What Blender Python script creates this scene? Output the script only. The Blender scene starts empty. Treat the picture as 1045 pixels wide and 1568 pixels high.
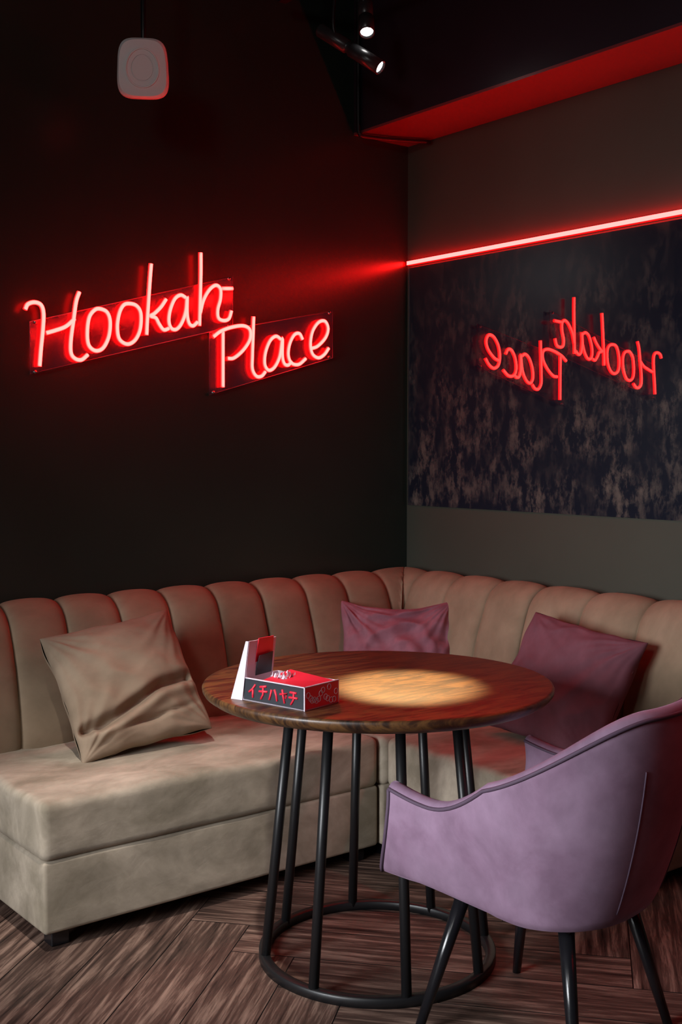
import bpy, bmesh, math, random
from mathutils import Vector, Matrix, noise
random.seed(4)
scene = bpy.context.scene
COL = scene.collection

# ------------------------------------------------------------------ materials
def new_mat(name):
    m = bpy.data.materials.new(name); m.use_nodes = True
    nt = m.node_tree
    return m, nt, nt.nodes['Principled BSDF']
def N(nt, t, **kw):
    n = nt.nodes.new(t)
    for k, v in kw.items(): setattr(n, k, v)
    return n
def setin(node, **kw):
    for k, v in kw.items():
        node.inputs[k.replace('_', ' ')].default_value = v
def ramp(nt, src, stops):
    r = N(nt, 'ShaderNodeValToRGB')
    els = r.color_ramp.elements
    while len(els) < len(stops): els.new(0.5)
    for e, (p, c) in zip(els, stops):
        e.position = p; e.color = (*c, 1) if len(c) == 3 else c
    nt.links.new(src, r.inputs[0]); return r
def simple(name, col, rough=0.5, metal=0.0, **kw):
    m, nt, b = new_mat(name)
    b.inputs['Base Color'].default_value = (*col, 1)
    b.inputs['Roughness'].default_value = rough
    b.inputs['Metallic'].default_value = metal
    for k, v in kw.items(): b.inputs[k.replace('_', ' ')].default_value = v
    tc = N(nt, 'ShaderNodeTexCoord'); no = N(nt, 'ShaderNodeTexNoise'); setin(no, Scale=35.0, Detail=4.0)
    bp = N(nt, 'ShaderNodeBump'); setin(bp, Strength=0.06, Distance=0.002)
    nt.links.new(tc.outputs['Object'], no.inputs['Vector'])
    nt.links.new(no.outputs['Fac'], bp.inputs['Height']); nt.links.new(bp.outputs[0], b.inputs['Normal'])
    return m
def emis(name, col, s):
    m, nt, b = new_mat(name)
    b.inputs['Base Color'].default_value = (0.02, 0.02, 0.02, 1)
    b.inputs['Emission Color'].default_value = (*col, 1)
    b.inputs['Emission Strength'].default_value = s
    return m
def neon_flex(name, axis, front, side, lo=0.30, hi=0.9):
    """silicone neon flex: the front face (facing the room along `axis`) glows hotter than its side walls"""
    m, nt, b = new_mat(name)
    b.inputs['Base Color'].default_value = (0.3, 0.02, 0.02, 1)
    ge = N(nt, 'ShaderNodeNewGeometry')
    vm = N(nt, 'ShaderNodeVectorMath', operation='DOT_PRODUCT'); vm.inputs[1].default_value = axis
    nt.links.new(ge.outputs['Normal'], vm.inputs[0])
    mr = N(nt, 'ShaderNodeMapRange'); mr.inputs[1].default_value = lo; mr.inputs[2].default_value = hi
    nt.links.new(vm.outputs['Value'], mr.inputs[0])
    mx = N(nt, 'ShaderNodeMix', data_type='RGBA'); mx.clamp_result = False
    mx.inputs[6].default_value = (*side, 1); mx.inputs[7].default_value = (*front, 1)
    nt.links.new(mr.outputs[0], mx.inputs[0]); nt.links.new(mx.outputs[2], b.inputs['Emission Color'])
    b.inputs['Emission Strength'].default_value = 1.0
    return m
def velvet(name, dark, light, sheen=0.5, scale=5.0, bump=0.25, tint=None, fine=(0.88, 1.05)):
    m, nt, b = new_mat(name)
    tc = N(nt, 'ShaderNodeTexCoord')
    mp = N(nt, 'ShaderNodeMapping'); mp.inputs['Rotation'].default_value = (0.3, 0.2, 0.7); mp.inputs['Scale'].default_value = (1, 1.9, 1.4)
    n1 = N(nt, 'ShaderNodeTexNoise'); setin(n1, Scale=scale, Detail=6.0, Roughness=0.58, Distortion=0.5)
    n2 = N(nt, 'ShaderNodeTexNoise'); setin(n2, Scale=700.0, Detail=2.0)
    n3 = N(nt, 'ShaderNodeTexNoise'); setin(n3, Scale=scale*3.5, Detail=5.0, Roughness=0.55, Distortion=0.2)
    nt.links.new(tc.outputs['Object'], mp.inputs['Vector'])
    for n in (n1, n2, n3): nt.links.new(mp.outputs[0], n.inputs['Vector'])
    r = ramp(nt, n1.outputs['Fac'], [(0.36, dark), (0.66, light)])
    r2 = ramp(nt, n3.outputs['Fac'], [(0.35, (fine[0],)*3), (0.65, (fine[1],)*3)])
    mx = N(nt, 'ShaderNodeMix', data_type='RGBA', blend_type='MULTIPLY'); mx.inputs[0].default_value = 1.0
    nt.links.new(r.outputs[0], mx.inputs[6]); nt.links.new(r2.outputs[0], mx.inputs[7])
    nt.links.new(mx.outputs[2], b.inputs['Base Color'])
    setin(b, Roughness=0.85); b.inputs['Specular IOR Level'].default_value = 0.15
    b.inputs['Sheen Weight'].default_value = sheen; b.inputs['Sheen Roughness'].default_value = 0.35
    b.inputs['Sheen Tint'].default_value = (*(tint or light), 1)
    b1 = N(nt, 'ShaderNodeBump'); setin(b1, Strength=bump, Distance=0.01)
    nt.links.new(n3.outputs['Fac'], b1.inputs['Height'])
    b2 = N(nt, 'ShaderNodeBump'); setin(b2, Strength=0.15, Distance=0.001)
    nt.links.new(n2.outputs['Fac'], b2.inputs['Height']); nt.links.new(b1.outputs[0], b2.inputs['Normal'])
    nt.links.new(b2.outputs[0], b.inputs['Normal'])
    return m

def paint(name, col, rough=0.6, spec=0.5, bump=0.05):
    m, nt, b = new_mat(name)
    tc = N(nt, 'ShaderNodeTexCoord')
    n1 = N(nt, 'ShaderNodeTexNoise'); setin(n1, Scale=1.3, Detail=5.0)
    n2 = N(nt, 'ShaderNodeTexNoise'); setin(n2, Scale=160.0, Detail=3.0)
    for n in (n1, n2): nt.links.new(tc.outputs['Object'], n.inputs['Vector'])
    r = ramp(nt, n1.outputs['Fac'], [(0.3, tuple(c*0.85 for c in col)), (0.7, tuple(c*1.12 for c in col))])
    nt.links.new(r.outputs[0], b.inputs['Base Color']); setin(b, Roughness=rough)
    b.inputs['Specular IOR Level'].default_value = spec
    bp = N(nt, 'ShaderNodeBump'); setin(bp, Strength=bump, Distance=0.003)
    nt.links.new(n2.outputs['Fac'], bp.inputs['Height']); nt.links.new(bp.outputs[0], b.inputs['Normal'])
    return m

M_wall = paint('wall_paint_dark', (0.021, 0.031, 0.025), 0.27, 0.40)
M_wall_r = paint('wall_paint_olive', (0.058, 0.061, 0.046), 0.6, 0.3)
M_ceil = paint('ceiling_black', (0.008, 0.008, 0.009), 0.6, 0.3)
M_beam = paint('beam_black', (0.022, 0.016, 0.024), 0.4, 0.4)
M_soffit_glow = paint('beam_soffit_satin_glow', (0.20, 0.034, 0.038), 0.30, 1.0, 0.02)  # red LED glow on the beam underside put into the base colour
M_black = simple('black_metal', (0.008, 0.008, 0.009), 0.4)
M_blackw = simple('black_leg', (0.008, 0.008, 0.010), 0.25)
M_sofa = velvet('beige_velvet', (0.25, 0.21, 0.155), (0.48, 0.405, 0.32), 0.3, 3.6, 0.2)
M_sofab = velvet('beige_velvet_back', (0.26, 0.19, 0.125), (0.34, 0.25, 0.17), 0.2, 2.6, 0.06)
M_pil1 = velvet('taupe_velvet', (0.25, 0.185, 0.13), (0.32, 0.24, 0.172), 0.2, 3.0, 0.08)
M_pil2 = velvet('mauve_velvet', (0.25, 0.10, 0.135), (0.33, 0.145, 0.185), 0.4, 5.0, 0.1)
M_pil3 = velvet('plum_velvet', (0.155, 0.062, 0.082), (0.195, 0.082, 0.105), 0.3, 3.0, 0.1)
M_chair = velvet('lavender_velvet', (0.245, 0.15, 0.225), (0.345, 0.23, 0.33), 0.45, 3.5, 0.08)
M_pipe = simple('chair_piping', (0.09, 0.055, 0.09), 0.7)
M_neon = neon_flex('neon_red', (0, -1, 0), (32, 0.66, 0.56), (12, 0.03, 0.03))
M_led = neon_flex('led_red', (-1, 0, 0), (90, 0.62, 0.56), (40, 0.02, 0.02))
M_lens = emis('lamp_lens', (1.0, 0.97, 0.95), 18.0)

# acrylic
M_acr, nt, b = new_mat('clear_acrylic')
nt.nodes.remove(b)
tr = N(nt, 'ShaderNodeBsdfTransparent'); tr.inputs[0].default_value = (0.86, 0.82, 0.88, 1)
gl = N(nt, 'ShaderNodeBsdfGlossy'); gl.inputs['Roughness'].default_value = 0.10; gl.inputs[0].default_value = (0.9, 0.8, 0.9, 1)
df = N(nt, 'ShaderNodeBsdfDiffuse'); df.inputs[0].default_value = (0.30, 0.22, 0.32, 1)
mx1 = N(nt, 'ShaderNodeMixShader'); mx1.inputs[0].default_value = 0.05
mx2 = N(nt, 'ShaderNodeMixShader'); mx2.inputs[0].default_value = 0.08
nt.links.new(tr.outputs[0], mx1.inputs[1]); nt.links.new(gl.outputs[0], mx1.inputs[2])
nt.links.new(mx1.outputs[0], mx2.inputs[1]); nt.links.new(df.outputs[0], mx2.inputs[2])
nt.links.new(mx2.outputs[0], nt.nodes['Material Output'].inputs[0])
M_acre = simple('acrylic_edge_glow', (0.45, 0.22, 0.26), 0.3)  # neon glow along the clear plate edges painted as a reddish colour

# table wood
M_wood, nt, b = new_mat('table_walnut')
tc = N(nt, 'ShaderNodeTexCoord'); mp = N(nt, 'ShaderNodeMapping')
mp.inputs['Rotation'].default_value = (0, 0, math.radians(38)); mp.inputs['Scale'].default_value = (1.6, 9, 3)
n1 = N(nt, 'ShaderNodeTexNoise'); setin(n1, Scale=2.6, Detail=10.0, Roughness=0.68, Distortion=1.8)
nt.links.new(tc.outputs['Object'], mp.inputs[0]); nt.links.new(mp.outputs[0], n1.inputs['Vector'])
r = ramp(nt, n1.outputs['Fac'], [(0.34, (0.008, 0.003, 0.0015)), (0.46, (0.045, 0.018, 0.007)), (0.58, (0.13, 0.058, 0.017)), (0.70, (0.035, 0.014, 0.005))])
nt.links.new(r.outputs[0], b.inputs['Base Color']); setin(b, Roughness=0.45)
b.inputs['Coat Weight'].default_value = 0.4; b.inputs['Coat Roughness'].default_value = 0.36
bp = N(nt, 'ShaderNodeBump'); setin(bp, Strength=0.15, Distance=0.002)
nt.links.new(n1.outputs['Fac'], bp.inputs['Height']); nt.links.new(bp.outputs[0], b.inputs['Normal'])

# floor wood
M_floor, nt, b = new_mat('floor_planks')
uv = N(nt, 'ShaderNodeUVMap'); uv.uv_map = 'UVMap'
at = N(nt, 'ShaderNodeAttribute'); at.attribute_name = 'plank'
mp = N(nt, 'ShaderNodeMapping'); mp.inputs['Scale'].default_value = (1.5, 22, 1)
add = N(nt, 'ShaderNodeVectorMath', operation='MULTIPLY_ADD')
add.inputs[1].default_value = (37, 11, 5)
nt.links.new(uv.outputs[0], mp.inputs[0])
nt.links.new(at.outputs['Vector'], add.inputs[0]); nt.links.new(mp.outputs[0], add.inputs[2])
n1 = N(nt, 'ShaderNodeTexNoise'); setin(n1, Scale=2.2, Detail=9.0, Roughness=0.68, Distortion=0.35)
nt.links.new(add.outputs[0], n1.inputs['Vector'])
r = ramp(nt, n1.outputs['Fac'], [(0.33, (0.018, 0.011, 0.009)), (0.5, (0.105, 0.060, 0.046)), (0.66, (0.33, 0.215, 0.165))])
vr = N(nt, 'ShaderNodeMapRange'); vr.inputs[3].default_value = 0.5; vr.inputs[4].default_value = 1.25
nt.links.new(at.outputs['Fac'], vr.inputs[0])
mx = N(nt, 'ShaderNodeMix', data_type='RGBA', blend_type='MULTIPLY'); mx.inputs[0].default_value = 1
nt.links.new(r.outputs[0], mx.inputs[6]); nt.links.new(vr.outputs[0], mx.inputs[7])
nt.links.new(mx.outputs[2], b.inputs['Base Color']); setin(b, Roughness=0.55); b.inputs['Specular IOR Level'].default_value = 0.3
bp = N(nt, 'ShaderNodeBump'); setin(bp, Strength=0.25, Distance=0.003)
nt.links.new(n1.outputs['Fac'], bp.inputs['Height']); nt.links.new(bp.outputs[0], b.inputs['Normal'])
M_groove = simple('floor_groove', (0.003, 0.002, 0.002), 0.8)

# patinated glossy wall panel
M_panel, nt, b = new_mat('glossy_patina_panel')
tc = N(nt, 'ShaderNodeTexCoord')
mp = N(nt, 'ShaderNodeMapping'); mp.inputs['Scale'].default_value = (1, 21, 11)
mp2 = N(nt, 'ShaderNodeMapping'); mp2.inputs['Scale'].default_value = (1, 4.0, 3.4)
nt.links.new(tc.outputs['Object'], mp.inputs[0]); nt.links.new(tc.outputs['Object'], mp2.inputs[0])
n1 = N(nt, 'ShaderNodeTexNoise'); setin(n1, Scale=1.0, Detail=9.0, Roughness=0.70, Distortion=0.0)
n2 = N(nt, 'ShaderNodeTexNoise'); setin(n2, Scale=1.4, Detail=4.0)
nt.links.new(mp.outputs[0], n1.inputs['Vector']); nt.links.new(mp2.outputs[0], n2.inputs['Vector'])
ra = ramp(nt, n1.outputs['Fac'], [(0.46, (0, 0, 0)), (0.62, (1, 1, 1))])
rb = ramp(nt, n2.outputs['Fac'], [(0.40, (0.15,)*3), (0.60, (1, 1, 1))])
sx = N(nt, 'ShaderNodeSeparateXYZ'); nt.links.new(tc.outputs['Object'], sx.inputs[0])
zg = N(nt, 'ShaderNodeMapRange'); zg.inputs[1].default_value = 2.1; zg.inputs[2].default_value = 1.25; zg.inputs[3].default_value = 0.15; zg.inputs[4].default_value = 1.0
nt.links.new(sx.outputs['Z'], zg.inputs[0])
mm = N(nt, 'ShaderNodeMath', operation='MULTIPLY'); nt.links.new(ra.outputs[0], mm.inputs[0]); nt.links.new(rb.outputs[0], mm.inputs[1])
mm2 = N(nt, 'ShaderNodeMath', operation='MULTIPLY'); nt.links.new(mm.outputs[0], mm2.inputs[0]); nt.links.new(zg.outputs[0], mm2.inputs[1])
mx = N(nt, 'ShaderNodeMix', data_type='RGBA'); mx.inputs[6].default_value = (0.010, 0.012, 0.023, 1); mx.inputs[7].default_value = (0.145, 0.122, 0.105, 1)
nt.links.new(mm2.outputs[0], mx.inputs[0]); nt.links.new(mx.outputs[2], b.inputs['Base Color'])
b.inputs['Roughness'].default_value = 0.012
b.inputs['IOR'].default_value = 2.0

# ------------------------------------------------------------------ mesh helpers
def obj_from(name, verts, faces, mat, parent=None, smooth=True, loc=None, rot=None):
    me = bpy.data.meshes.new(name); me.from_pydata([tuple(v) for v in verts], [], faces)
    me.materials.append(mat)
    bm = bmesh.new(); bm.from_mesh(me)
    bmesh.ops.remove_doubles(bm, verts=bm.verts, dist=1e-5)
    bmesh.ops.recalc_face_normals(bm, faces=bm.faces)
    bm.to_mesh(me); bm.free()
    if smooth:
        for p in me.polygons: p.use_smooth = True
    o = bpy.data.objects.new(name, me); COL.objects.link(o)
    if loc: o.location = loc
    if rot: o.rotation_euler = rot
    if parent: o.parent = parent
    return o
def empty(name, loc=(0, 0, 0), rz=0):
    e = bpy.data.objects.new(name, None); COL.objects.link(e)
    e.location = loc; e.rotation_euler = (0, 0, rz); e.empty_display_size = 0.1
    return e
def box(name, a, b_, mat, parent=None, bevel=0.0):
    x0, y0, z0 = a; x1, y1, z1 = b_
    v = [(x0,y0,z0),(x1,y0,z0),(x1,y1,z0),(x0,y1,z0),(x0,y0,z1),(x1,y0,z1),(x1,y1,z1),(x0,y1,z1)]
    f = [(0,3,2,1),(4,5,6,7),(0,1,5,4),(1,2,6,5),(2,3,7,6),(3,0,4,7)]
    o = obj_from(name, v, f, mat, parent, smooth=False)
    if bevel:
        m = o.modifiers.new('bevel', 'BEVEL'); m.width = bevel; m.segments = 3
    return o
def axis_samples(L, r, n, k=5):
    h = L/2; out = []
    for i in range(k): out.append(-h + r*(1-math.cos(i/k*math.pi/2)))
    for i in range(n+1): out.append(-h+r + (L-2*r)*i/n)
    for i in range(k-1, -1, -1): out.append(h - r*(1-math.cos(i/k*math.pi/2)))
    return out
def rbox(name, a, b_, r, mat, parent=None, div=(10, 10, 4), disp=None):
    c = Vector([(a[i]+b_[i])/2 for i in range(3)]); L = [b_[i]-a[i] for i in range(3)]
    S = [axis_samples(L[i], r, div[i]) for i in range(3)]
    verts, faces = [], []
    def mapv(p):
        q = Vector([max(-L[i]/2+r, min(L[i]/2-r, p[i])) for i in range(3)])
        d = Vector(p)-q
        if d.length > 1e-9: q = q + d.normalized()*r
        w = c+q
        if disp: w = disp(w)
        return w
    for ax in range(3):
        u, v = [(1, 2), (2, 0), (0, 1)][ax]
        for sgn in (-1, 1):
            base = len(verts)
            for pu in S[u]:
                for pv in S[v]:
                    p = [0, 0, 0]; p[ax] = sgn*L[ax]/2; p[u] = pu; p[v] = pv
                    verts.append(mapv(p))
            nu, nv = len(S[u]), len(S[v])
            for i in range(nu-1):
                for j in range(nv-1):
                    q = [base+i*nv+j, base+(i+1)*nv+j, base+(i+1)*nv+j+1, base+i*nv+j+1]
                    faces.append(q)
    return obj_from(name, verts, faces, mat, parent)
def catmull(pts, k=8, closed=False):
    P = [Vector(p) for p in pts]
    if len(P) < 3 and not closed: return P
    out = []; n = len(P); rng = range(n if closed else n-1)
    for i in rng:
        p0 = P[(i-1) % n] if closed or i > 0 else P[0]*2-P[1]
        p1 = P[i]; p2 = P[(i+1) % n]
        p3 = P[(i+2) % n] if closed or i+2 < n else P[-1]*2-P[-2]
        for j in range(k):
            t = j/k
            out.append(0.5*((2*p1)+(p2-p0)*t+(2*p0-5*p1+4*p2-p3)*t*t+(3*p1-p0-3*p2+p3)*t**3))
    if not closed: out.append(P[-1])
    return out
def tube_data(pts, rad, segs=10, closed=False, phase=0.0):
    verts, faces = [], []; n = len(pts); prev = None
    for i, p in enumerate(pts):
        if closed: t = pts[(i+1) % n]-pts[i-1]
        else: t = pts[min(i+1, n-1)]-pts[max(i-1, 0)]
        t = t.normalized()
        if prev is None:
            a = Vector((0, 0, 1)) if abs(t.z) < 0.9 else Vector((1, 0, 0))
            nrm = (a - t*a.dot(t)).normalized()
        else: nrm = (prev - t*prev.dot(t)).normalized()
        prev = nrm; bi = t.cross(nrm)
        r = rad(i/(n-1)) if callable(rad) else rad
        for s in range(segs):
            an = 2*math.pi*s/segs+phase
            verts.append(p+nrm*math.cos(an)*r+bi*math.sin(an)*r)
    for i in range(n if closed else n-1):
        for s in range(segs):
            a = i*segs+s; b2 = i*segs+(s+1) % segs; ii = (i+1) % n
            faces.append((a, b2, ii*segs+(s+1) % segs, ii*segs+s))
    if not closed:
        faces.append(tuple(range(segs))[::-1]); faces.append(tuple((n-1)*segs+s for s in range(segs)))
    return verts, faces
def tube(name, pts, rad, mat, parent=None, segs=10, closed=False, smooth=True, phase=0.0):
    pts = [Vector(p) for p in pts]
    v, f = tube_data(pts, rad, segs, closed, phase)
    o = obj_from(name, v, f, mat, parent, smooth)
    return o
def multi_tube(name, strokes, rad, mat, parent=None, segs=10):
    V, F = [], []
    for pts, closed in strokes:
        v, f = tube_data(pts, rad, segs, closed)
        o = len(V); V += v; F += [tuple(i+o for i in q) for q in f]
    return obj_from(name, V, F, mat, parent)
def lathe(name, prof, mat, parent=None, segs=96, loc=None):
    V, F = [], []; n = len(prof)
    for s in range(segs):
        a = 2*math.pi*s/segs
        for r, z in prof: V.append((r*math.cos(a), r*math.sin(a), z))
    for s in range(segs):
        for i in range(n-1):
            a = s*n+i; c = ((s+1) % segs)*n+i
            F.append((a, c, c+1, a+1))
    return obj_from(name, V, F, mat, parent, loc=loc)

# ------------------------------------------------------------------ camera
CAMP = Vector((-3.37, -3.83, 1.39)); YAW = math.radians(-38.1); PITCH = math.radians(3.17)
cam_d = bpy.data.cameras.new('camera'); cam = bpy.data.objects.new('camera', cam_d); COL.objects.link(cam)
cam.location = CAMP; cam.rotation_euler = (math.pi/2-PITCH, 0, YAW)
cam_d.lens = 36*1785/1568; cam_d.sensor_width = 36; cam_d.clip_start = 0.05
scene.camera = cam

# ------------------------------------------------------------------ room
RX0, RY0, RZ = -5.0, -5.0, 3.35
T = 0.12
box('wall_left', (RX0-T, 0, -0.05), (T, T, RZ), M_wall)
box('wall_right', (0, RY0-T, -0.05), (T, 0, RZ), M_wall_r)
box('wall_rear', (RX0-T, RY0-T, -0.05), (0, RY0, RZ), M_wall)
box('ceiling', (RX0-T, RY0-T, RZ), (T, T, RZ+0.1), M_ceil)
WY0, WY1, WZ0, WZ1 = -2.6, -1.2, 0.85, 2.15
wv = empty('wall_window')
box('pier_a', (RX0-T, RY0, -0.05), (RX0, WY0, RZ), M_wall, wv)
box('pier_b', (RX0-T, WY1, -0.05), (RX0, 0, RZ), M_wall, wv)
box('sill', (RX0-T, WY0, -0.05), (RX0, WY1, WZ0), M_wall, wv)
box('lintel', (RX0-T, WY0, WZ1), (RX0, WY1, RZ), M_wall, wv)
wn = empty('window_1')
M_fr = simple('window_frame_black', (0.02, 0.02, 0.02), 0.4)
for nm, a, c in (('jamb_a', (RX0-0.09, WY0, WZ0), (RX0-0.03, WY0+0.05, WZ1)), ('jamb_b', (RX0-0.09, WY1-0.05, WZ0), (RX0-0.03, WY1, WZ1)),
                 ('rail_a', (RX0-0.09, WY0, WZ0), (RX0-0.03, WY1, WZ0+0.05)), ('rail_b', (RX0-0.09, WY0, WZ1-0.05), (RX0-0.03, WY1, WZ1))):
    box(nm, a, c, M_fr, wn)

# herringbone floor
W, L = 0.18, 1.08
bm = bmesh.new(); uvl = bm.loops.layers.uv.new('UVMap'); cl = bm.loops.layers.float_color.new('plank')
ang = math.radians(40); ca, sa = math.cos(ang), math.sin(ang); g = 0.0016
def plank(x, y, horiz):
    w, h = (L, W) if horiz else (W, L)
    co = [(x+g, y+g), (x+w-g, y+g), (x+w-g, y+h-g), (x+g, y+h-g)]
    wc = [(px*ca-py*sa-2.4, px*sa+py*ca-2.25) for px, py in co]
    cx = sum(p[0] for p in wc)/4; cy = sum(p[1] for p in wc)/4
    if not (-5.9 < cx < 0.9 and -5.9 < cy < 0.9): return
    f = bm.faces.new([bm.verts.new((p[0], p[1], 0)) for p in wc])
    uvs = [(0, 0), (L, 0), (L, W), (0, W)] if horiz else [(0, W), (0, 0), (L, 0), (L, W)]
    rc = (random.random(), random.random(), random.random(), 1)
    for lp, u in zip(f.loops, uvs): lp[uvl].uv = u; lp[cl] = rc
for a_ in range(-60, 61):
    for b_ in range(-12, 13):
        ox, oy = a_*W+b_*L, a_*W-b_*L
        if abs(ox) > 9 or abs(oy) > 9: continue
        plank(ox, oy, True); plank(ox+L, oy+W-L, False)
for co, no in (((0, 0, 0), (1, 0, 0)), ((0, 0, 0), (0, 1, 0)), ((RX0, 0, 0), (-1, 0, 0)), ((0, RY0, 0), (0, -1, 0))):
    bmesh.ops.bisect_plane(bm, geom=bm.verts[:]+bm.edges[:]+bm.faces[:], plane_co=co, plane_no=no, clear_outer=True)
me = bpy.data.meshes.new('floor')
s0 = [bm.verts.new(p) for p in ((RX0, RY0, -0.0015), (0, RY0, -0.0015), (0, 0, -0.0015), (RX0, 0, -0.0015),
                                 (RX0, RY0, -0.05), (0, RY0, -0.05), (0, 0, -0.05), (RX0, 0, -0.05))]
for q in ((0, 1, 2, 3), (7, 6, 5, 4), (0, 4, 5, 1), (1, 5, 6, 2), (2, 6, 7, 3), (3, 7, 4, 0)):
    f = bm.faces.new([s0[i] for i in q]); f.material_index = 1
for f in bm.faces:
    if f.material_index == 0 and f.normal.z < 0: f.normal_flip()
bm.to_mesh(me); bm.free(); me.materials.append(M_floor); me.materials.append(M_groove)
COL.objects.link(bpy.data.objects.new('floor', me))

# ceiling beam along right wall
cb = empty('ceiling_beam')
box('casing', (-0.30, RY0+0.001, 2.69), (-0.001, -0.001, RZ-0.001), M_beam, cb)
box('soffit_glow_board', (-0.30, RY0+0.001, 2.68), (-0.001, -0.001, 2.69), M_soffit_glow, cb)  # thin board added to carry the painted red glow
tube('conduit_pipe', catmull([(-0.315, -0.05, RZ-0.02), (-0.315, -0.05, 2.75), (-0.312, -0.055, 2.675), (-0.28, -0.06, 2.666), (-0.15, -0.10, 2.666), (-0.015, -0.16, 2.666)], 6), 0.0085, M_black)

# LED bar on right wall
led = empty('led_light_bar')
box('diffuser', (-0.016, -4.2, 2.174), (-0.004, -0.012, 2.190), M_led, led)
box('housing', (-0.004, -4.2, 2.170), (-0.0005, -0.012, 2.194), M_black, led)

# glossy panel
pn = empty('wall_panel')
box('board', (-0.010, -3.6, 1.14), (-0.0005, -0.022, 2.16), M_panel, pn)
M_edge = simple('panel_edge', (0.35, 0.33, 0.33), 0.3, 1.0)
box('edge_strip', (-0.012, -0.022, 1.14), (-0.0005, -0.018, 2.16), M_edge, pn)

# ------------------------------------------------------------------ neon sign (traced drawing rectified onto the wall plane)
Rm = cam.rotation_euler.to_matrix()
def onwall(px, py, yw=-0.035):
    d = Rm @ Vector(((px-522.5)/1785, -(py-784)/1785, -1))
    t = (yw-CAMP.y)/d.y
    p = CAMP+d*t
    return (round(p.x, 4), yw, round(p.z, 4))
H = [
 ([(38,474),(42,466),(52,463),(62,467),(66,480),(65,505),(62,535),(60,561)],0),
 ([(70,510),(84,506),(100,500),(114,488)],0),
 ([(121,447),(116,462),(112,490),(108,520),(108,540),(114,549),(124,551),(134,543)],0),
 ([(152,473),(163,478),(168,492),(166,515),(157,533),(145,537),(135,528),(133,508),(136,486),(144,475)],1),
 ([(196,465),(208,468),(215,480),(214,504),(206,521),(194,527),(182,519),(179,500),(182,480),(188,468)],1),
 ([(231,404),(229,430),(227,460),(225,490),(224,513)],0),
 ([(254,458),(246,470),(236,480),(230,484),(238,487),(243,496),(250,505),(258,503)],0),
 ([(284,456),(276,452),(267,458),(260,475),(258,492),(262,503),(270,504),(278,494),(284,476),(286,454),(286,480),(289,495),(295,499),(302,493)],0),
 ([(307,387),(307,420),(306,460),(305,499)],0),
 ([(306,480),(311,460),(320,444),(330,437),(337,443),(337,458),(333,474),(334,487),(342,491),(350,488),(354,476)],0),
 ([(339,442),(356,442)],0),
]
Pl = [
 ([(341,508),(341,535),(341,565),(341,593)],0),
 ([(326,516),(338,507),(355,501),(372,499),(382,505),(382,520),(372,536),(358,548),(348,549)],0),
 ([(388,485),(387,515),(386,545),(386,565),(392,576),(400,576),(406,569)],0),
 ([(430,520),(422,515),(413,522),(406,540),(405,558),(411,567),(420,562),(428,545),(432,518),(432,545),(435,557),(441,559),(446,553)],0),
 ([(463,520),(458,511),(450,513),(443,527),(441,544),(446,556),(457,558),(468,549)],0),
 ([(475,534),(486,530),(498,517),(502,503),(497,492),(487,494),(478,508),(475,527),(478,542),(487,548),(496,543),(503,533)],0),
]
def strokes(src):
    out = []
    for pts, c in src:
        out.append((catmull([onwall(*p) for p in pts], 6, bool(c)), bool(c)))
    return out
sign = empty('neon_sign')
multi_tube('tube_upper_word', strokes(H), 0.0080, M_neon, sign, 14)
multi_tube('tube_lower_word', strokes(Pl), 0.0080, M_neon, sign, 14)
def plate(name, q):
    f = [Vector(onwall(*p, -0.016)) for p in q]
    v = f+[p+Vector((0, -0.005, 0)) for p in f]
    obj_from(name, v, [(0,1,2,3),(7,6,5,4),(0,4,5,1),(1,5,6,2),(2,6,7,3),(3,7,4,0)], M_acr, sign, smooth=False)
    tube(name+'_edge', [p+Vector((0, -0.0025, 0)) for p in f], 0.0018, M_acre, sign, 6, closed=True)
    c = sum(f, Vector())/4
    for i, p in enumerate(f):
        p = p+(c-p).normalized()*0.02
        tube('%s_standoff_%d' % (name, i), [p+Vector((0, 0.014, 0)), p+Vector((0, -0.008, 0))], 0.006, M_edge, sign, 12)
plate('plate_upper', [(45,573),(45,493),(356,424),(356,500)])
plate('plate_lower', [(320,605),(320,510),(509,476),(509,548)])

# ------------------------------------------------------------------ sofa
sofa = empty('corner_sofa')
PROF = catmull([(0.245,0,0.36),(0.258,0,0.45),(0.248,0,0.55),(0.223,0,0.66),(0.193,0,0.75),(0.163,0,0.815),(0.115,0,0.85),(0.065,0,0.85),(0.03,0,0.815),(0.015,0,0.75)], 5)
PROF.append(Vector((0.015, 0, 0.08)))
def back(name, seams, side, miter=False):
    S = []
    for a, c in zip(seams[:-1], seams[1:]):
        k = 18
        for j in range(k+1):
            t = 0.5-0.5*math.cos(math.pi*j/k)
            S.append((a+(c-a)*t, t))
    V, F = [], []; n = len(PROF)
    for s, t in S:
        b_ = 0.6*(1-abs(2*t-1)**8)**0.5+0.4*(1-abs(2*t-1)**2)
        for i, p in enumerate(PROF):
            tn = PROF[min(i+1, n-1)]-PROF[max(i-1, 0)]
            nr = Vector((tn.z, 0, -tn.x)).normalized()
            if nr.x < 0 and i < 5: nr = -nr
            w = 1 if i < n-8 else max(0, (n-2-i)/7)
            d = p.x+nr.x*0.026*b_*w; z = p.z+nr.z*0.026*b_*w
            wob = noise.noise(Vector((s*5, z*4, 3 if side == 'L' else 9)))*0.006*w
            d += wob
            ss = max(s, d) if miter else s
            V.append((-ss, -d, z) if side == 'L' else (-d, -ss, z))
    m = len(S)
    for i in range(m-1):
        for j in range(n-1):
            F.append((i*n+j, (i+1)*n+j, (i+1)*n+j+1, i*n+j+1))
    F.append(tuple(range(n))); F.append(tuple((m-1)*n+j for j in range(n))[::-1])
    return obj_from(name, V, F, M_sofab, sofa)
back('back_left', [0.887+0.2*i for i in range(7)], 'L')
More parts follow.
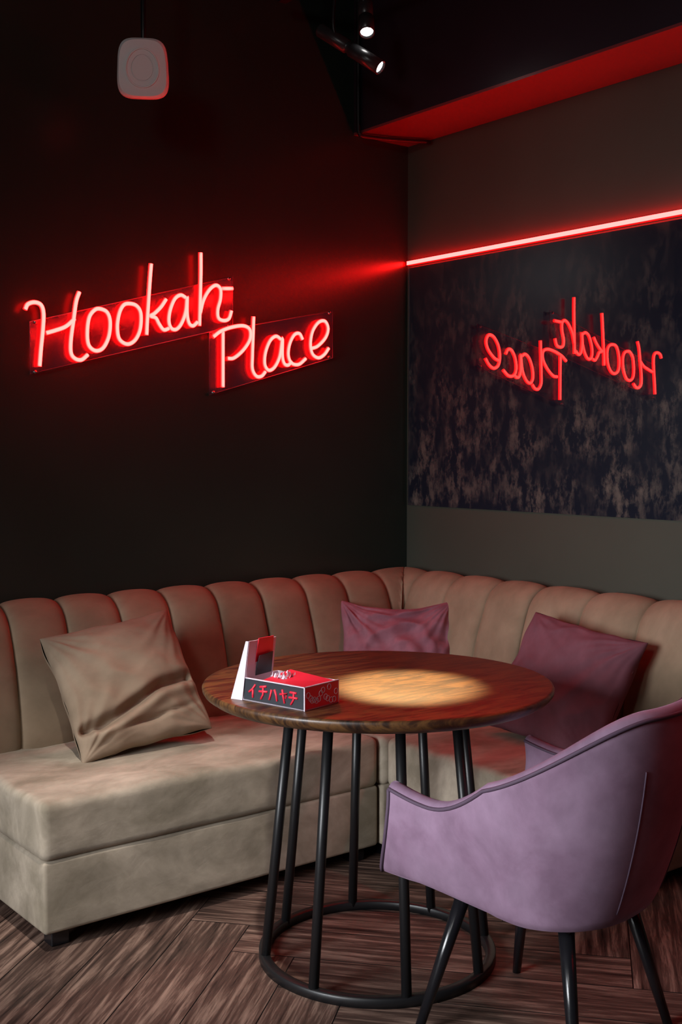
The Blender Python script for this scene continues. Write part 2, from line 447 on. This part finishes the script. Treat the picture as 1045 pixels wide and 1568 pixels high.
back('back_corner_left', [0.0, 0.27, 0.477, 0.678, 0.883], 'L', True)
back('back_corner_right', [0.0, 0.22, 0.44, 0.665, 0.883], 'R', True)
back('back_right', [0.887+0.25*i for i in range(4)], 'R')
def seatdisp(w):
    z = w.z
    k = max(0, (z-0.36)/0.06)
    n_ = noise.noise(Vector((w.x*3, w.y*3, 1)))*0.008 + noise.noise(Vector((w.x*9, w.y*9, 4)))*0.004
    f = noise.noise(Vector(((w.x+w.y)*14, (w.x-w.y)*2.5, 7)))*0.005
    lo = noise.noise(Vector((w.x*4, w.y*4, w.z*6)))*0.004
    return Vector((w.x+lo*0.6, w.y+lo, z+(n_+f)*k))
D = 0.875
LL, LR = 2.087, 1.637
rbox('seat_left', (-LL, -D, 0.252), (-0.888, -0.02, 0.42), 0.026, M_sofa, sofa, (44, 34, 6), seatdisp)
rbox('seat_corner', (-0.884, -0.884, 0.252), (-0.02, -0.02, 0.42), 0.026, M_sofa, sofa, (30, 30, 6), seatdisp)
rbox('seat_right', (-D, -LR, 0.252), (-0.02, -0.888, 0.42), 0.026, M_sofa, sofa, (30, 34, 6), seatdisp)
rbox('base_left', (-LL+0.006, -D+0.006, 0.05), (-0.888, -0.02, 0.256), 0.012, M_sofa, sofa, (20, 10, 5))
rbox('base_corner', (-0.880, -0.880, 0.05), (-0.02, -0.02, 0.256), 0.012, M_sofa, sofa, (10, 10, 5))
rbox('base_right', (-D+0.006, -LR+0.006, 0.05), (-0.02, -0.888, 0.256), 0.012, M_sofa, sofa, (10, 20, 5))
i = 0
for x, y in ((-2.02,-0.81),(-2.02,-0.10),(-0.95,-0.81),(-0.82,-0.82),(-0.10,-0.10),(-0.81,-1.57),(-0.10,-1.57),(-0.81,-0.96),(-1.0,-0.10),(-0.1,-1.0)):
    i += 1
    box('leg_%d' % i, (x-0.027, y-0.027, 0.0), (x+0.027, y+0.027, 0.056), M_blackw, sofa, 0.004)

# ------------------------------------------------------------------ pillows
def pillow(name, w, h, T_, mat, loc, nrm, roll, seed, crease=None, wr=0.012, pinch=0.09, sag=0.0):
    n = 84; V, F = [], []
    nrm = Vector(nrm).normalized(); up = (Vector((0, 0, 1))-nrm*nrm.z).normalized(); rt = up.cross(nrm)
    q = Matrix.Rotation(roll, 3, nrm)
    up, rt = q@up, q@rt
    for sd in (1, -1):
        for i in range(n+1):
            for j in range(n+1):
                u = math.sin((i/n-0.5)*math.pi); v = math.sin((j/n-0.5)*math.pi)
                ed = max(0.0, (1-u*u)*(1-v*v))
                x = w/2*u*(1-pinch*(1-v*v)); y = h/2*v*(1-pinch*(1-u*u))
                z = sd*T_/2*ed**0.36
                s_ = seed*10+(0 if sd > 0 else 5)
                rr = 0
                for cx, cy in ((-1, -1), (1, 1), (1, -1), (-1, 1)):
                    a = math.atan2(v-cy, u-cx); dd = math.hypot(u-cx, v-cy)
                    rr += noise.noise(Vector((a*5.5, cx*3+s_, cy*3)))*math.exp(-dd*1.1)
                f1 = 1-2*abs(noise.noise(Vector((u*1.6+v*0.8, v*2.4-u*0.5, s_))))
                z += sd*(rr*wr*2.2+(f1-0.7)*wr*1.1)*min(1, ed*5)
                if crease and sd > 0:
                    a0, sl, dep, wd = crease
                    dl = v-(a0+sl*u+0.05*math.sin(u*4))
                    z -= dep*math.exp(-(dl/wd)**2)*min(1, ed*6)
                    z += dep*0.45*math.exp(-((dl+2.4*wd)/(1.3*wd))**2)*min(1, ed*4)
                    dl2 = v-(-0.72+0.12*u)
                    z -= dep*0.3*math.exp(-(dl2/(wd*0.5))**2)*min(1, ed*6)*(0.5+0.5*math.sin(u*3+1))
                if sag: y -= sag*(1-u*u)*max(0, v)
                x += noise.noise(Vector((v*2, s_, 1)))*0.012; y += noise.noise(Vector((u*2, s_, 2)))*0.012
                V.append(Vector(loc)+rt*x+up*y+nrm*z)
    m = n+1
    for sd in range(2):
        b0 = sd*m*m
        for i in range(n):
            for j in range(n):
                F.append((b0+i*m+j, b0+(i+1)*m+j, b0+(i+1)*m+j+1, b0+i*m+j+1))
    return obj_from(name, V, F, mat)
pillow('throw_pillow', 0.45, 0.44, 0.17, M_pil1, (-1.60, -0.44, 0.62), (-0.15, -0.84, 0.55), math.radians(9), 1, crease=(-0.38, 0.24, 0.05, 0.075), wr=0.007, pinch=0.045)
pillow('throw_pillow', 0.45, 0.40, 0.17, M_pil2, (-0.40, -0.40, 0.60), (-0.58, -0.72, 0.42), math.radians(0), 2, wr=0.018, sag=0.03, pinch=0.06)
pillow('throw_pillow', 0.45, 0.43, 0.17, M_pil3, (-0.43, -1.28, 0.605), (-0.86, -0.14, 0.5), math.radians(-8), 3, wr=0.007, pinch=0.05)

# ------------------------------------------------------------------ table
TX, TY, TH = -1.354, -1.42, 0.757
table = empty('round_table', (TX, TY, 0))
lathe('top', [(0, 0.720), (0.44, 0.720), (0.452, 0.722), (0.468, 0.733), (0.474, 0.742), (0.475, 0.750), (0.472, 0.7555), (0.466, 0.757), (0.0, 0.757)], M_wood, table, 128)
lathe('mount_plate', [(0.20, 0.708), (0.262, 0.708), (0.262, 0.7198), (0.20, 0.7198), (0.20, 0.708)], M_black, table, 64)
lathe('floor_ring', [(0.298, 0.0), (0.325, 0.0), (0.325, 0.022), (0.322, 0.025), (0.301, 0.025), (0.298, 0.022), (0.298, 0.0)], M_black, table, 96)
for k in range(8):
    a = math.radians(12+45*k-38.1)
    c, s = math.cos(a), math.sin(a)
    tube('rod_%d' % (k+1), [(c*0.311, s*0.311, 0.012), (c*0.238, s*0.238, 0.712)], 0.0135, M_black, table, 12)

# ------------------------------------------------------------------ open printed box on table
M_bk = simple('carton_black', (0.02, 0.022, 0.03), 0.5)
M_rd = simple('carton_red', (0.75, 0.02, 0.05), 0.5)
M_wh = simple('carton_white', (0.70, 0.62, 0.72), 0.6)
M_ti = simple('tissue', (0.66, 0.58, 0.68), 0.8)
uang = math.atan2(-0.974, 0.221)
bx = empty('snack_box', (-1.7775, -1.40, TH+0.0005), uang)
bw, bd, bh = 0.205, 0.13, 0.056
t = 0.003
box('bottom', (0, 0, 0), (bw, bd, t), M_wh, bx)
box('front_panel', (0, 0, 0), (bw, t, bh), M_bk, bx)
box('rear_panel', (0, bd-t, 0), (bw, bd, bh), M_wh, bx)
box('side_panel', (bw-t, t, 0), (bw, bd-t, bh), M_rd, bx)
box('side_panel_inner', (0, t, 0), (t, bd-t, bh), M_wh, bx)
for nm, a, c in (('edge_1', (-0.0005, -0.001, bh), (bw+0.001, t+0.001, bh+0.002)), ('edge_2', (bw-t-0.001, 0, bh), (bw+0.001, bd, bh+0.002)),
                 ('edge_3', (bw-0.002, -0.001, 0), (bw+0.001, 0.002, bh)), ('edge_4', (-0.001, -0.001, 0), (0.003, 0.001, bh))):
    box(nm, a, c, M_wh, bx)
V = [(0.05, 0.012, bh-0.006), (bw-0.006, 0.012, bh-0.006), (bw-0.006, bd-0.006, bh-0.004), (0.05, bd-0.006, bh+0.006),
     (0.05, 0.012, bh-0.003), (bw-0.006, 0.012, bh-0.003), (bw-0.006, bd-0.006, bh-0.001), (0.05, bd-0.006, bh+0.009)]
obj_from('tray_flap', V, [(0,3,2,1),(4,5,6,7),(0,1,5,4),(1,2,6,5),(2,3,7,6),(3,0,4,7)], M_rd, bx, smooth=False)
def slab(name, q, th, mat):
    q = [Vector(p) for p in q]; nn = (q[1]-q[0]).cross(q[3]-q[0]).normalized()*th
    v = q+[p+nn for p in q]
    obj_from(name, v, [(0,3,2,1),(4,5,6,7),(0,1,5,4),(1,2,6,5),(2,3,7,6),(3,0,4,7)], mat, bx, smooth=False)
slab('lid', [(0, 0.0, 0), (0, 0.10, 0), (0.02, 0.10, 0.15), (0.02, 0.0, 0.15)], 0.002, M_wh)
slab('lid_print_red', [(0.004, 0.03, 0.055), (0.004, 0.10, 0.06), (0.026, 0.085, 0.155), (0.026, 0.03, 0.155)], 0.002, M_rd)
slab('lid_print_black', [(0.008, 0.035, 0.058), (0.008, 0.095, 0.060), (0.0235, 0.085, 0.115), (0.0235, 0.035, 0.11)], 0.002, M_bk)
slab('lid_wing', [(-0.035, -0.006, 0), (0.001, -0.002, 0), (0.021, 0.0, 0.15), (0.014, -0.002, 0.15)], 0.002, M_wh)
lets = [[(0.7,0.95),(0.35,0.6),(0.0,0.4)],[(0.42,0.6),(0.42,0.05)],
        [(1.2,0.85),(1.9,0.95)],[(1.1,0.55),(2.0,0.6)],[(1.55,0.9),(1.55,0.4),(1.3,0.05)],
        [(2.45,0.8),(2.35,0.45),(2.2,0.1)],[(2.75,0.85),(2.95,0.5),(3.05,0.1)],
        [(3.35,0.6),(4.1,0.7),(3.95,0.4)],[(3.6,0.95),(3.7,0.5),(3.85,0.05)],
        [(4.4,0.85),(5.1,0.85)],[(4.3,0.5),(5.2,0.52)],[(4.8,0.85),(4.78,0.4),(4.5,0.05)]]
multi_tube('lettering', [([Vector((0.022+p[0]*0.031, -0.0005, 0.009+p[1]*0.037)) for p in s], False) for s in lets], 0.0030, M_rd, bx, 6)
dots = []
for k in range(14):
    cy, cz = 0.012+0.009*k*0.9+random.uniform(-.002, .002), random.uniform(0.012, 0.046)
    dots.append(([Vector((bw+0.0003, cy+0.007*math.cos(q), cz+0.007*math.sin(q))) for q in [j*math.pi/5 for j in range(10)]], True))
multi_tube('side_pattern', dots, 0.0009, M_wh, bx, 5)
V, F = [], []
for i in range(13):
    for j in range(9):
        V.append((0.045+0.05*i/12, 0.05+0.05*j/8, 0.055+0.018*noise.noise(Vector((i*0.6, j*0.7, 2)))+0.008*math.sin(i*1.9+j)))
for i in range(12):
    for j in range(8): F.append((i*9+j, (i+1)*9+j, (i+1)*9+j+1, i*9+j+1))
obj_from('tissue', V, F, M_ti, bx, smooth=False)

# ------------------------------------------------------------------ armchair
ch = empty('armchair', (-1.31, -1.99, 0), math.radians(10.5))
def plan(t):
    ls, la = 0.27, 0.90
    rx, ry, yc = 0.30, 0.27, -0.03
    Ltot = 2*ls+la*1.0
    s = t*Ltot
    if s < ls: return Vector((-rx, yc+0.26*(1-s/ls), 0)), 0.0
    if s > ls+la: return Vector((rx, yc+0.26*((s-ls-la)/ls), 0)), 0.0
    a = (s-ls)/la*math.pi
    e = 0.85
    cx, sy = math.cos(a), math.sin(a)
    x = -rx*math.copysign(abs(cx)**e, cx); y = yc-ry*abs(sy)**e
    return Vector((x, y, 0)), sy
def sstep(x): x = max(0, min(1, x)); return x*x*(3-2*x)
def top_h(t):
    d = abs(t-0.5)*2
    base = 0.605-0.022*math.sin(max(0, (d-0.62)/0.38)*math.pi)
    return base+(0.82-0.605)*sstep((0.84-d)/0.72)
NT, NV = 96, 22
def outer(t, v):
    p, bk = plan(t)
    zt = top_h(t); d = abs(t-0.5)*2
    zb = 0.345+0.045*sstep((d-0.5)/0.5)
    sc = 0.80+0.20*math.sin(min(1, v*1.25)*math.pi/2)**0.8
    z = zb+(zt-zb)*v
    x = p.x*sc*(1+0.03*v)
    yf = p.y
    y = yf*(sc if yf < 0 else 1)
    if yf > 0:
        fr = yf/0.23
        y += fr*(0.055*(1-v)**1.5-0.012*math.sin(v*math.pi))
        x *= 1+0.10*fr*(1-v)
    y -= bk*0.045*v
    return Vector((x, y, z))
def inner(t, v):
    o = outer(t, v); p, bk = plan(t)
    e = 1e-3; a = plan(max(0, t-e))[0]; c = plan(min(1, t+e))[0]; tn = (c-a).normalized()
    nr = Vector((-tn.y, tn.x, 0))
    if nr.dot(Vector((0, -0.0, 0))-p) < 0: nr = -nr
    return o+nr*0.042
V, F = [], []; rows = []
for i in range(NT+1):
    t = i/NT; row = []
    for j in range(NV+1): row.append(outer(t, j/NV))
    o = outer(t, 1); n_ = inner(t, 1)
    for k in range(1, 6):
        a = k/6*math.pi; m_ = (o+n_)/2; r_ = (o-n_)/2
        row.append(m_+r_*math.cos(a)+Vector((0, 0, 0.016*math.sin(a))))
    for j in range(NV, 3, -1): row.append(inner(t, j/NV))
    rows.append(row)
nn = len(rows[0])
for r_ in rows: V += r_
for i in range(NT):
    for j in range(nn-1): F.append((i*nn+j, (i+1)*nn+j, (i+1)*nn+j+1, i*nn+j+1))
for i in (0, NT):
    F.append(tuple(i*nn+j for j in range(nn)) if i else tuple(i*nn+j for j in range(nn))[::-1])
bot = [outer(i/NT, 0) for i in range(NT+1)]
cen = Vector((0, 0, 0.335)); base = len(V)
K = 6
for k in range(K+1):
    for p in bot:
        f_ = k/K; q = p.lerp(cen, f_); q.z = p.z+(cen.z-p.z)*math.sin(f_*math.pi/2)-0.016*math.sin(f_*math.pi)**0.7
        V.append(q)
m_ = NT+1
for k in range(K):
    for i in range(NT): F.append((base+k*m_+i, base+(k+1)*m_+i, base+(k+1)*m_+i+1, base+k*m_+i+1))
    F.append((base+k*m_+NT, base+(k+1)*m_+NT, base+(k+1)*m_, base+k*m_))
obj_from('shell', V, F, M_chair, ch)
rbox('seat_cushion', (-0.215, -0.16, 0.375), (0.215, 0.245, 0.475), 0.04, M_chair, ch, (12, 12, 3))
tube('piping_rim_outer', [outer(i/96, 1)+Vector((0, 0, 0.002)) for i in range(97)], 0.0045, M_pipe, ch, 8)
tube('piping_rim_inner', [inner(i/96, 1)+Vector((0, 0, 0.004)) for i in range(97)], 0.004, M_pipe, ch, 8)
for nm, t0 in (('piping_front_a', 0), ('piping_front_b', 1)):
    tube(nm, [outer(t0, j/20) for j in range(21)], 0.0045, M_pipe, ch, 8)
for nm, t0 in (('seam_a', 0.43), ('seam_b', 0.57)):
    tube(nm, [outer(t0, j/30)+Vector((0, 0, 0)) for j in range(2, 24)], 0.0022, M_pipe, ch, 8)
k = 0
for sx_ in (-1, 1):
    for sy in (-1, 1):
        k += 1
        tube('leg_%d' % k, [(sx_*0.135, sy*0.135, 0.345), (sx_*0.215, sy*0.215, 0.0)], lambda f: 0.019-0.008*f, M_blackw, ch, 16)
tube('under_frame', [(-0.15, -0.15, 0.33), (0.15, -0.15, 0.33), (0.15, 0.15, 0.33), (-0.15, 0.15, 0.33)], 0.010, M_blackw, ch, 8, closed=True)

# ------------------------------------------------------------------ ceiling speaker
M_sp = simple('speaker_plastic', (0.88, 0.82, 0.82), 0.45)
sp = empty('hanging_speaker')
spc = Vector((-1.476, -0.36, 2.63)); fn = Vector((-0.50, -0.80, -0.18)).normalized()
upv = (Vector((0, 0, 1))-fn*fn.z).normalized(); rtv = upv.cross(fn)
V, F = [], []; prof = [(0.0, 0.029), (0.40, 0.029), (0.41, 0.026), (0.43, 0.026), (0.44, 0.029), (0.60, 0.029), (0.61, 0.033), (0.65, 0.033), (0.66, 0.029), (0.92, 0.027), (0.98, 0.018), (1.0, 0.0), (0.97, -0.03), (0.70, -0.055), (0.0, -0.06)]
sg = 72
for s in range(sg):
    a = 2*math.pi*s/sg; c, n_ = math.cos(a), math.sin(a)
    sq = (abs(c)**4+abs(n_)**4)**-0.25
    for r_, dz in prof:
        mixr = 1+(sq-1)*min(1, max(0, (r_-0.65)*3.2))
        V.append(spc+rtv*c*r_*mixr*0.083*(1-0.06*n_)+upv*n_*r_*mixr*0.095+fn*dz)
n_ = len(prof)
for s in range(sg):
    for i in range(n_-1):
        a = s*n_+i; c = ((s+1) % sg)*n_+i; F.append((a, c, c+1, a+1))
obj_from('housing', V, F, M_sp, sp, smooth=False)
pb = spc-fn*0.05
tube('bracket_rod', [pb, pb+Vector((0, 0, 0.14)), Vector((pb.x, pb.y, RZ))], 0.009, M_black, sp, 10)
tube('ceiling_cup', [Vector((pb.x, pb.y, RZ-0.03)), Vector((pb.x, pb.y, RZ-0.001))], 0.03, M_black, sp, 20)

# ------------------------------------------------------------------ track spotlights
trk = empty('track_spotlights')
box('track', (-0.765, -1.25, 3.08), (-0.73, -0.12, 3.11), M_black, trk)
for i, yy in enumerate((-1.15, -0.25)):
    tube('stem_%d' % i, [(-0.748, yy, 3.10), (-0.748, yy, RZ)], 0.007, M_black, trk)
M_lampb = simple('lamp_body_black', (0.03, 0.03, 0.032), 0.3)
def spot(nm, back_, front, r, arm=True, par=None):
    par = par or trk
    back_, front = Vector(back_), Vector(front); d = (front-back_).normalized(); Ln = (front-back_).length
    q = d.to_track_quat('Z', 'Y').to_matrix()
    prof = [(0, 0), (r*0.8, 0), (r*0.95, 0.006), (r*0.95, Ln*0.45), (r*0.78, Ln*0.46), (r*0.78, Ln*0.52), (r, Ln*0.53), (r, Ln), (r*0.86, Ln), (r*0.80, Ln-0.012), (0, Ln-0.012)]
    o = lathe(nm+'_body', prof, M_lampb, par, 32)
    o.data.transform(Matrix.Translation(back_)@q.to_4x4())
    l = lathe(nm+'_lens', [(0, Ln-0.009), (r*0.80, Ln-0.009), (r*0.80, Ln-0.0105), (0, Ln-0.0105)], M_lens, par, 32)
    l.data.transform(Matrix.Translation(back_)@q.to_4x4())
    mid = back_.lerp(front, 0.3)
    if arm: tube(nm+'_arm', catmull([mid, mid+Vector((-0.02, 0, 0.06)), Vector((-0.748, mid.y, 3.085))], 5), 0.006, M_black, par)
    else: tube(nm+'_arm', [mid, Vector((mid.x, mid.y, RZ))], 0.007, M_black, par)
    return front, d
f1_, d1_ = spot('lamp_a', (-0.778, -0.398, 2.897), (-0.668, -0.612, 2.73), 0.026)
tgt = Vector((-1.335, -1.52, TH)); lb = Vector((-0.707, -0.582, 2.85)); db = (tgt-lb).normalized()
f2_, d2_ = spot('lamp_b', lb-db*0.15, lb, 0.028)
cs = empty('ceiling_spotlight')
lc = Vector((-2.55, -1.55, 3.12)); dc = (Vector((-1.68, -0.90, 0.20))-lc).normalized()
f3_, d3_ = spot('lamp', lc-dc*0.18, lc, 0.04, False, cs)

# ------------------------------------------------------------------ lights
def spotlight(nm, loc, d, watts, size, col, blend=0.35, rad=0.02):
    l = bpy.data.lights.new(nm, 'SPOT'); l.energy = watts; l.spot_size = math.radians(size); l.spot_blend = blend
    l.color = col; l.shadow_soft_size = rad
    o = bpy.data.objects.new(nm, l); COL.objects.link(o); o.location = loc
    o.rotation_euler = Vector(d).to_track_quat('-Z', 'Y').to_euler(); return o
spotlight('spot_beam_table', lb+db*0.03, db, 1300, 11.0, (1.0, 0.68, 0.30), 0.7)
spotlight('spot_beam_side', f1_+d1_*0.03, d1_, 1.5, 40, (1.0, 0.85, 0.7), 0.8)
spotlight('spot_beam_sofa', f3_+d3_*0.03, d3_, 270, 31, (1.0, 0.93, 0.86), 0.9, 0.03)
al = bpy.data.lights.new('window_daylight', 'AREA'); al.shape = 'RECTANGLE'; al.size = WY1-WY0; al.size_y = WZ1-WZ0
al.energy = 29; al.color = (0.93, 0.96, 1.0); al.spread = math.radians(66)
ao = bpy.data.objects.new('window_daylight', al); COL.objects.link(ao)
ao.location = (RX0-0.14, (WY0+WY1)/2, (WZ0+WZ1)/2); ao.rotation_euler = Vector((1, 0.04, -0.33)).to_track_quat('-Z', 'Z').to_euler()
fl = bpy.data.lights.new('rear_fill_light', 'AREA'); fl.shape = 'DISK'; fl.size = 0.5; fl.energy = 12; fl.color = (1.0, 0.98, 0.95)  # unseen soft fill added to brighten the left wall and speaker
fo = bpy.data.objects.new('rear_fill_light', fl); COL.objects.link(fo)
fo.location = (-4.5, -3.2, 2.9); fo.rotation_euler = (Vector((-1.6, 0, 1.9))-Vector((-4.5, -3.2, 2.9))).to_track_quat('-Z', 'Z').to_euler()
w = bpy.data.worlds.new('world'); scene.world = w; w.use_nodes = True
w.node_tree.nodes['Background'].inputs[0].default_value = (0.5, 0.6, 0.8, 1)
w.node_tree.nodes['Background'].inputs[1].default_value = 0.05
scene.view_settings.view_transform = 'Standard'
